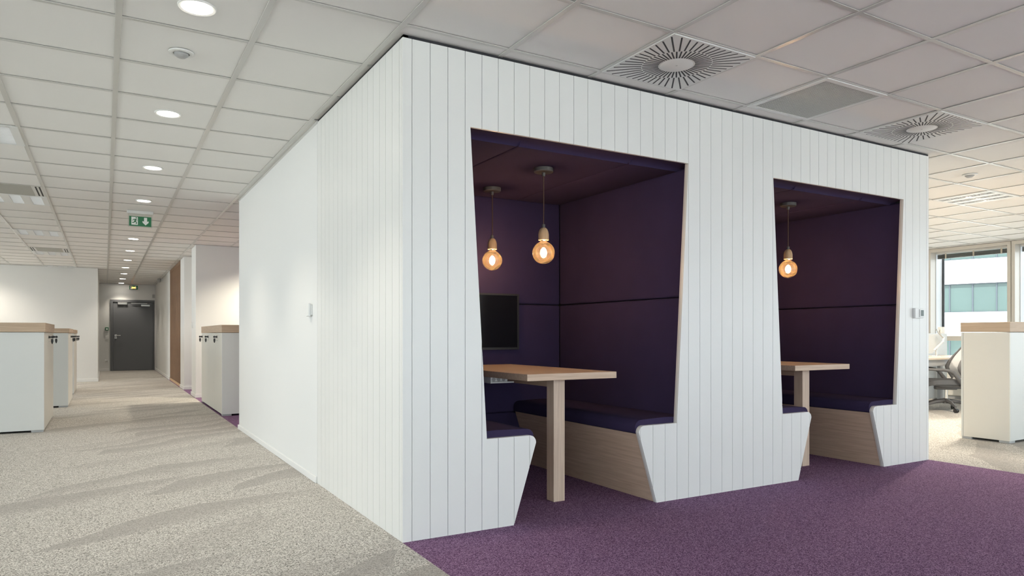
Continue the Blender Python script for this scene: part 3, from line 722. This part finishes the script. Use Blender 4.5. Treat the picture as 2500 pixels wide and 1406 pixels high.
MB().lathe([(0.05,0),(0.05,0.008),(0.045,0.014),(0,0.016)], (0,0,0), 24, Matrix.Rotation(-PI/2, 4, 'Y')).build('base_ring', 'trim_pale', t, True)
MB().lathe([(0.03,0.0145),(0.028,0.019),(0,0.021)], (0,0,0), 20, Matrix.Rotation(-PI/2, 4, 'Y')).build('push_button', 'white_plastic', t, True)

# slat screen
t = thing('slat_screen', 'floor to ceiling screen of brown timber slats beside the corridor', 'screen wall', (0.02, 11.95, 0))
MB().box(0.03, 0.05, 0, 2.55, 0.0, H-0.004).build('back_panel', 'slat_wood', t)
MB().box(0.0, 0.03, 0, 2.55, 0.0, 0.055).build('bottom_rail', 'holder_wood', t)
MB().box(0.0, 0.03, 0, 2.55, 2.43, H-0.004).build('top_rail', 'slat_wood', t)
sl = None
for k in range(18):
    if sl is None: sl = MB().box(0.0, 0.03, 0, 0.085, 0.056, 2.429, 0.002).build('slat', 'slat_wood', t, False, (0, 0.02, 0)).data
    else: link('slat', sl, t, (0, 0.02+k*0.142, 0))

# ------------------------------------------------------------------ cabinets
KEY = {}
def lock(t, x, y, sgn, z=1.0):
    """cam lock with a hanging key on a face looking along sgn*x"""
    Rm = Matrix.Rotation(sgn*PI/2, 4, 'Y')
    lk = MB().lathe([(0,0.020),(0.011,0.020),(0.012,0.010),(0.016,0.003),(0.016,0)], (0,0,0), 14, Rm).build('lock', 'black_plastic', t, True, (x, y, z))
    m = MB().box(-0.001 if sgn > 0 else -0.030, 0.030 if sgn > 0 else 0.001, -0.0015, 0.0015, -0.007, 0.007)
    m.lathe([(0,-0.003),(0.014,-0.003),(0.014,0.003),(0,0.003)], (sgn*0.036,0,0), 14, Matrix.Rotation(PI/2, 4, 'X'))
    m.prism([(sgn*0.034-0.012,-0.050),(sgn*0.034-0.004,-0.078),(sgn*0.034+0.004,-0.078),(sgn*0.034+0.012,-0.050),(sgn*0.034+0.010,-0.022),(sgn*0.034-0.010,-0.022)], 'y', -0.006, 0.006)
    m.build('key', 'black_plastic', lk)
    MB().box(*(sorted((x-0.001*sgn, x+0.006*sgn))), y-0.05, y+0.05, z-0.052, z-0.046).build('pull', 'chrome', t)
def cabinet(name, label, x0, x1, y0, y1, face, ndoors, locks, body='cabinet_white', doors='cabinet_cream', zcap=1.055, ztop=1.152, ov=0.012, group=None):
    """face +1: doors look along +x, -1: along -x, 0: no doors in view"""
    t = thing(name, label, 'cabinet', ((x0+x1)/2, (y0+y1)/2, 0), 0, group)
    X0, X1, Y0, Y1 = x0-(x0+x1)/2, x1-(x0+x1)/2, y0-(y0+y1)/2, y1-(y0+y1)/2
    e = 0.020
    MB().box(X0+e, X1-e, Y0+e, Y1-e, 0.028, zcap-0.004).build('carcass', body, t)
    ex = e if face == 0 else 0.0; ys = Y0 if face == 0 else Y0+e
    MB().box(X0+ex, X1-ex, Y0, Y0+e-0.001, 0.022, zcap-0.004, 0.0015).build('end_panel', body, t)
    MB().box(X0, X1, Y1-e+0.001, Y1, 0.022, zcap-0.004, 0.0015).build('end_panel', body, t)
    for sgn in (-1, 1):
        a, b = sorted((sgn*X1, sgn*(X1-e+0.001)))
        n = ndoors if sgn == face or face == 0 else 1
        st = (Y1-e-ys)/n
        for k in range(n):
            MB().box(a, b, ys+k*st+(0.0015 if ys > Y0 else 0), ys+(k+1)*st-0.0015, 0.022, zcap-0.004, 0.001).build('door' if n > 1 or face == sgn else 'back_panel', doors, t)
    MB().box(X0-ov, X1+ov, Y0-0.004, Y1+0.004, zcap, ztop, 0.002).build('wood_top', 'oak_cap', t)
    MB().box(X0+0.03, X1-0.03, Y0+0.05, Y1-0.05, 0.012, 0.028).build('plinth', 'gasket', t)
    for x in (X0+0.06, X1-0.06):
        for y in (Y0+0.05, Y1-0.05):
            MB().box(x-0.055, x+0.055, y-0.045, y+0.045, 0, 0.022, 0.002).build('foot', 'foot_grey', t)
    for ly in locks:
        lock(t, face*X1, ly-(y0+y1)/2, face)
    return t
cabinet('storage_cabinet', 'nearest white cabinet with oak top at the left edge', -2.78, -1.82, 5.63, 7.16, 1, 2, [6.31, 7.08], group='left corridor cabinets')
cabinet('storage_cabinet', 'second white cabinet with thin oak top, behind the nearest left one', -2.70, -1.715, 8.52, 10.03, 1, 2, [9.35, 9.93], ztop=1.118, group='left corridor cabinets')
cabinet('storage_cabinet', 'third white cabinet, only a sliver showing in the left row', -2.70, -1.725, 10.95, 12.32, 1, 2, [11.35, 12.22], ztop=1.118, group='left corridor cabinets')
cabinet('storage_cabinet', 'white cabinet with three keys in the recess past the plain wall', 0.012, 0.47, 6.23, 8.38, -1, 3, [6.667, 7.575, 8.271], ov=0.004)
cabinet('storage_cabinet', 'white cabinet with oak top at the right edge of the photograph', 6.09, 7.70, 0.092, 0.525, 0, 1, [], doors='cabinet_cream', zcap=1.052, ztop=1.147, ov=0.004)

# ------------------------------------------------------------------ desk corner by the window
t = thing('office_desk', 'pale desk by the window behind the office chair', 'desk', (8.6, 2.1, 0))
MB().box(-1.3, 1.5, 0.0, 0.80, 0.685, 0.712, 0.002).build('desk_top', 'desk_top', t)
MB().box(-1.25, 1.45, 0.03, 0.07, 0.60, 0.683).build('frame_rail', 'foot_grey', t)
MB().box(-1.25, 1.45, 0.72, 0.76, 0.60, 0.683).build('frame_rail', 'foot_grey', t)
for x in (-1.22, 1.36):
    for y in (0.04, 0.71): MB().box(x, x+0.06, y, y+0.05, 0, 0.685).build('leg', 'foot_grey', t)
t = thing('desk_screen', 'white partition panel standing along the back of the desk', 'partition', (8.6, 2.915, 0))
MB().box(-1.4, 1.745, 0, 0.035, 0.03, 1.05, 0.003).build('panel', 'white_plastic', t)
MB().box(-1.4, -1.2, -0.01, 0.045, 0, 0.03).build('foot', 'foot_grey', t); MB().box(1.4, 1.6, -0.01, 0.045, 0, 0.03).build('foot', 'foot_grey', t)
t = thing('low_cabinet', 'low white storage under the window behind the desk', 'cabinet', (10.72, 3.3, 0))
MB().box(-0.2, 0.2, -1.6, 1.3, 0.05, 0.62, 0.003).build('carcass', 'cabinet_cream', t)
for k in range(4): MB().box(-0.218, -0.201, -1.58+k*0.72, -0.88+k*0.72, 0.06, 0.61, 0.002).build('door', 'cabinet_cream', t)
MB().box(-0.17, 0.18, -1.58, 1.28, 0, 0.05).build('plinth', 'foot_grey', t)
# monitor seen from behind, on its arm
t = thing('monitor', 'white curved monitor back half hidden by the booth corner', 'monitor', (9.38, 2.665, 0.712), -math.atan2(0.5028, 0.8644))
shape = [(-0.34,0.035),(0.02,0.035),(0.05,0.045),(0.10,0.11),(0.155,0.19),(0.175,0.235),(0.175,0.27),(0.155,0.305),(0.12,0.325),(-0.34,0.325)]
MB().prism(shape, 'y', -0.018, 0.012, 0.008).build('shell', 'white_plastic', t, True)
MB().prism([(p[0]*0.86-0.03, 0.18+(p[1]-0.18)*0.84) for p in shape], 'y', -0.034, -0.0182, 0.006).build('rear_bulge', 'white_plastic', t, True)
MB().tube([(-0.1, 0.045, 0.0), (-0.1, 0.045, 0.18)], 0.018, 10).box(-0.24, 0.06, -0.05, 0.13, 0, 0.012, 0.003).box(-0.12, -0.08, 0.0125, 0.045, 0.12, 0.18).build('stand', 'white_plastic', t)
t = thing('monitor_stand', 'jointed white and steel monitor support clamped to the desk', 'monitor stand', (9.18, 2.45, 0.712), -math.atan2(0.5028, 0.8644))
MB().lathe([(0,0.012),(0.05,0.012),(0.055,0.0),(0,0)], n=24).build('base', 'white_plastic', t, True)
MB().tube([(0,0,0.01), (0,0,0.10)], 0.012, 12).build('pole', 'satin_steel', t, True)
MB().tube([(0,0,0.10), (0,0,0.125)], 0.010, 12).build('pole_cap', 'black_plastic', t, True)
MB().tube([(-0.03,0,0.09), (0.105,0,0.225)], 0.014, 10).build('lower_arm', 'white_plastic', t, True)
MB().tube([(0.095,0,0.205), (0.115,0,0.275)], 0.017, 10).build('elbow', 'satin_steel', t, True)
MB().tube([(0.11,0,0.265), (0.03,0,0.355)], 0.012, 10).build('upper_arm', 'satin_steel', t, True)
MB().tube([(0.03,0,0.345), (0.03,0,0.395)], 0.014, 10).box(0.0, 0.05, -0.015, 0.015, 0.375, 0.395, 0.003).build('wrist', 'satin_steel', t, True)
MB().box(0.048, 0.10, -0.05, 0.05, 0.335, 0.43, 0.006).build('mount_plate', 'white_plastic', t)

# office chair (built facing +x, then turned)
CH = thing('office_chair', 'grey mesh office chair on castors in front of the window desk', 'chair', (8.60, 2.00, 0), math.atan2(0.70, -0.72))
base = MB().lathe([(0.045,0.10),(0.045,0.15),(0.034,0.165),(0.03,0.165),(0,0.165)], n=20).lathe([(0,0.10),(0.045,0.10)], n=20).build('hub', 'chair_grey', CH, True)
for k in range(5):
    a = 2*PI*k/5+0.35; dx, dy = math.cos(a), math.sin(a)
    MB().tube([(dx*0.03, dy*0.03, 0.135), (dx*0.16, dy*0.16, 0.120), (dx*0.30, dy*0.30, 0.078)], [0.028, 0.022, 0.015], 8).build('spoke', 'chair_grey', CH, True)
    cs = MB().tube([(dx*0.295, dy*0.295, 0.05), (dx*0.295, dy*0.295, 0.085)], 0.008, 8).build('caster_stem', 'chair_grey', CH)
    Rw = Matrix.Rotation(a+0.6, 4, 'Z') @ Matrix.Rotation(PI/2, 4, 'X')
    for s in (-0.013, 0.013):
        off = Matrix.Rotation(a+0.6, 4, 'Z') @ Vector((0.012, s, 0))
        MB().lathe([(0,-0.009),(0.024,-0.009),(0.029,-0.006),(0.029,0.006),(0.024,0.009),(0,0.009)], (dx*0.295+off.x, dy*0.295+off.y, 0.029), 18, Rw).build('wheel', 'black_plastic', cs, True)
MB().tube([(0,0,0.16), (0,0,0.30)], 0.020, 14).build('gas_lift', 'chrome', CH, True)
MB().box(-0.12, 0.14, -0.06, 0.06, 0.285, 0.335, 0.015, 2).build('tilt_mechanism', 'chair_grey', CH, True)
# seat: dished slab
def sheet(fn, nu, nv, th):
    bm = bmesh.new(); g = [[[None]*(nv+1) for _ in range(nu+1)] for _ in range(2)]
    for i in range(nu+1):
        for j in range(nv+1):
            p, n = fn(i/nu, j/nv)
            g[0][i][j] = bm.verts.new(p); g[1][i][j] = bm.verts.new(Vector(p)+Vector(n)*th)
    for i in range(nu):
        for j in range(nv):
            bm.faces.new([g[0][i][j], g[0][i][j+1], g[0][i+1][j+1], g[0][i+1][j]]); bm.faces.new([g[1][i][j], g[1][i+1][j], g[1][i+1][j+1], g[1][i][j+1]])
    for i in range(nu):
        for j in (0, nv): bm.faces.new([g[0][i][j], g[0][i+1][j], g[1][i+1][j], g[1][i][j]])
    for j in range(nv):
        for i in (0, nu): bm.faces.new([g[0][i][j], g[1][i][j], g[1][i][j+1], g[0][i][j+1]])
    bmesh.ops.recalc_face_normals(bm, faces=bm.faces[:])
    m = MB(); m.bm.free(); m.bm = bm; return m
def seat_fn(u, v):
    x = -0.23+0.50*u; wv = 0.24*(1-0.35*max(0, (u-0.8)/0.2)**2-0.25*max(0, (0.15-u)/0.15)**2)
    y = (2*v-1)*wv
    z = 0.425-0.03*max(0, (u-0.75)/0.25)**2-0.018*(1-(2*v-1)**2)+0.012*max(0, 0.3-u)
    return (x, y, z), (0, 0, -1)
sheet(seat_fn, 12, 10, 0.06).build('seat', 'chair_seat', CH, True)
MB().prism([(-0.20,0.365),(0.20,0.365),(0.12,0.325),(-0.14,0.325)], 'y', -0.19, 0.19, 0.012).build('seat_pan', 'chair_grey', CH, True)
def back_x(z):
    P = [(0.40, -0.165), (0.47, -0.135), (0.58, -0.086), (0.66, -0.112), (0.74, -0.160), (0.87, -0.258)]
    for (a, u), (b, v) in zip(P, P[1:]):
        if z <= b: q = (z-a)/(b-a); return u+(v-u)*q
    return P[-1][1]
def back_w(z): return 0.225-0.06*max(0, (z-0.60)/0.27)-0.03*max(0, (0.52-z)/0.14)
def back_fn(u, v):
    z = 0.42+0.44*u; y = (2*v-1)*back_w(z); return (back_x(z)-0.085*(1-(2*v-1)**2), y, z), (-1, 0, 0)
bk = sheet(back_fn, 14, 10, 0.012).build('mesh_back', 'chair_mesh', CH, True)
for s in (-1, 1):
    MB().tube([(back_x(0.40+0.46*k/12)+0.004, s*(back_w(0.40+0.46*k/12)+0.006), 0.40+0.46*k/12) for k in range(13)], [(0.016, 0.018, 0.020, 0.024, 0.028, 0.029, 0.026, 0.022, 0.018, 0.015, 0.013, 0.012, 0.010)[k] for k in range(13)], 16).build('back_frame', 'chair_grey', CH, True)
    MB().tube([(-0.11, s*0.255, 0.365), (-0.09, s*0.268, 0.39), (-0.06, s*0.28, 0.43), (-0.02, s*0.285, 0.49), (0.01, s*0.285, 0.525), (0.05, s*0.284, 0.548), (0.12, s*0.28, 0.560), (0.30, s*0.272, 0.568), (0.33, s*0.27, 0.562)], [0.022, 0.025, 0.026, 0.024, 0.022, 0.021, 0.020, 0.017, 0.010], 14).build('armrest', 'chair_grey', CH, True)
    MB().tube([(-0.11, s*0.255, 0.365), (-0.10, s*0.10, 0.335)], 0.018, 8).build('arm_bracket', 'chair_grey', CH, True)
MB().tube([(back_x(0.86)-0.085*(1-q*q), q*0.165, 0.862) for q in (-1, -0.6, -0.2, 0.2, 0.6, 1)], 0.010, 8).build('top_edge', 'chair_grey', CH, True)
MB().tube([(back_x(0.44)-0.085*(1-q*q), q*0.2, 0.425) for q in (-1, -0.6, -0.2, 0.2, 0.6, 1)], 0.011, 8).build('lower_rail', 'trim_pale', CH, True)
MB().tube([(-0.08, 0, 0.32), (-0.18, 0, 0.325), (-0.24, 0, 0.37), (-0.255, 0, 0.44)], [0.03, 0.03, 0.025, 0.018], 12).build('back_support', 'chair_grey', CH, True)

# ------------------------------------------------------------------ building across the street
ux = Vector((-0.267, 0.964, 0)).normalized()
bl = thing('office_building', 'white office block with bands of green glass outside the window', 'building', (37.774, 15.694, 0), math.atan2(ux.y, ux.x))
# local x runs along the facade, local -y... the side facing the room is +y
def band(z0, z1, mat, name, y0, y1): return MB().box(-11, 13, y0, y1, z0, z1).build(name, mat, bl)
P = 2.747; Z0 = 2.225
MB().box(-10.9, 12.9, -8.0, -0.42, -6.0, 9.0).build('core', 'facade_white', bl)
pane_me = None
for k in range(-3, 3):
    zg0 = Z0+k*P; zg1 = zg0+1.495
    band(zg1, zg0+P, 'facade_white', 'spandrel', -0.4, 0.0)
    for i in range(-9, 12):
        s0 = 0.466+1.04*i
        pm = MB().box(s0+0.03, s0+1.01, -0.16, -0.12, zg0+0.03, zg1-0.03).build('glass_pane', 'facade_glass', bl)
        MB().box(s0+0.06, s0+0.98, -0.30, -0.17, zg0+0.03, zg0+0.55-0.1*((i*7+k) % 3)).build('interior_blind', 'facade_blind', pm)
        MB().box(s0-0.03, s0+0.03, -0.18, -0.08, zg0, zg1).build('mullion', 'facade_mullion', bl)
    MB().box(-11, 13, -0.18, -0.06, zg1-0.04, zg1).build('window_rail', 'facade_mullion', bl)
    MB().box(-11, 13, -0.18, -0.06, zg0, zg0+0.03).build('window_rail', 'facade_mullion', bl)
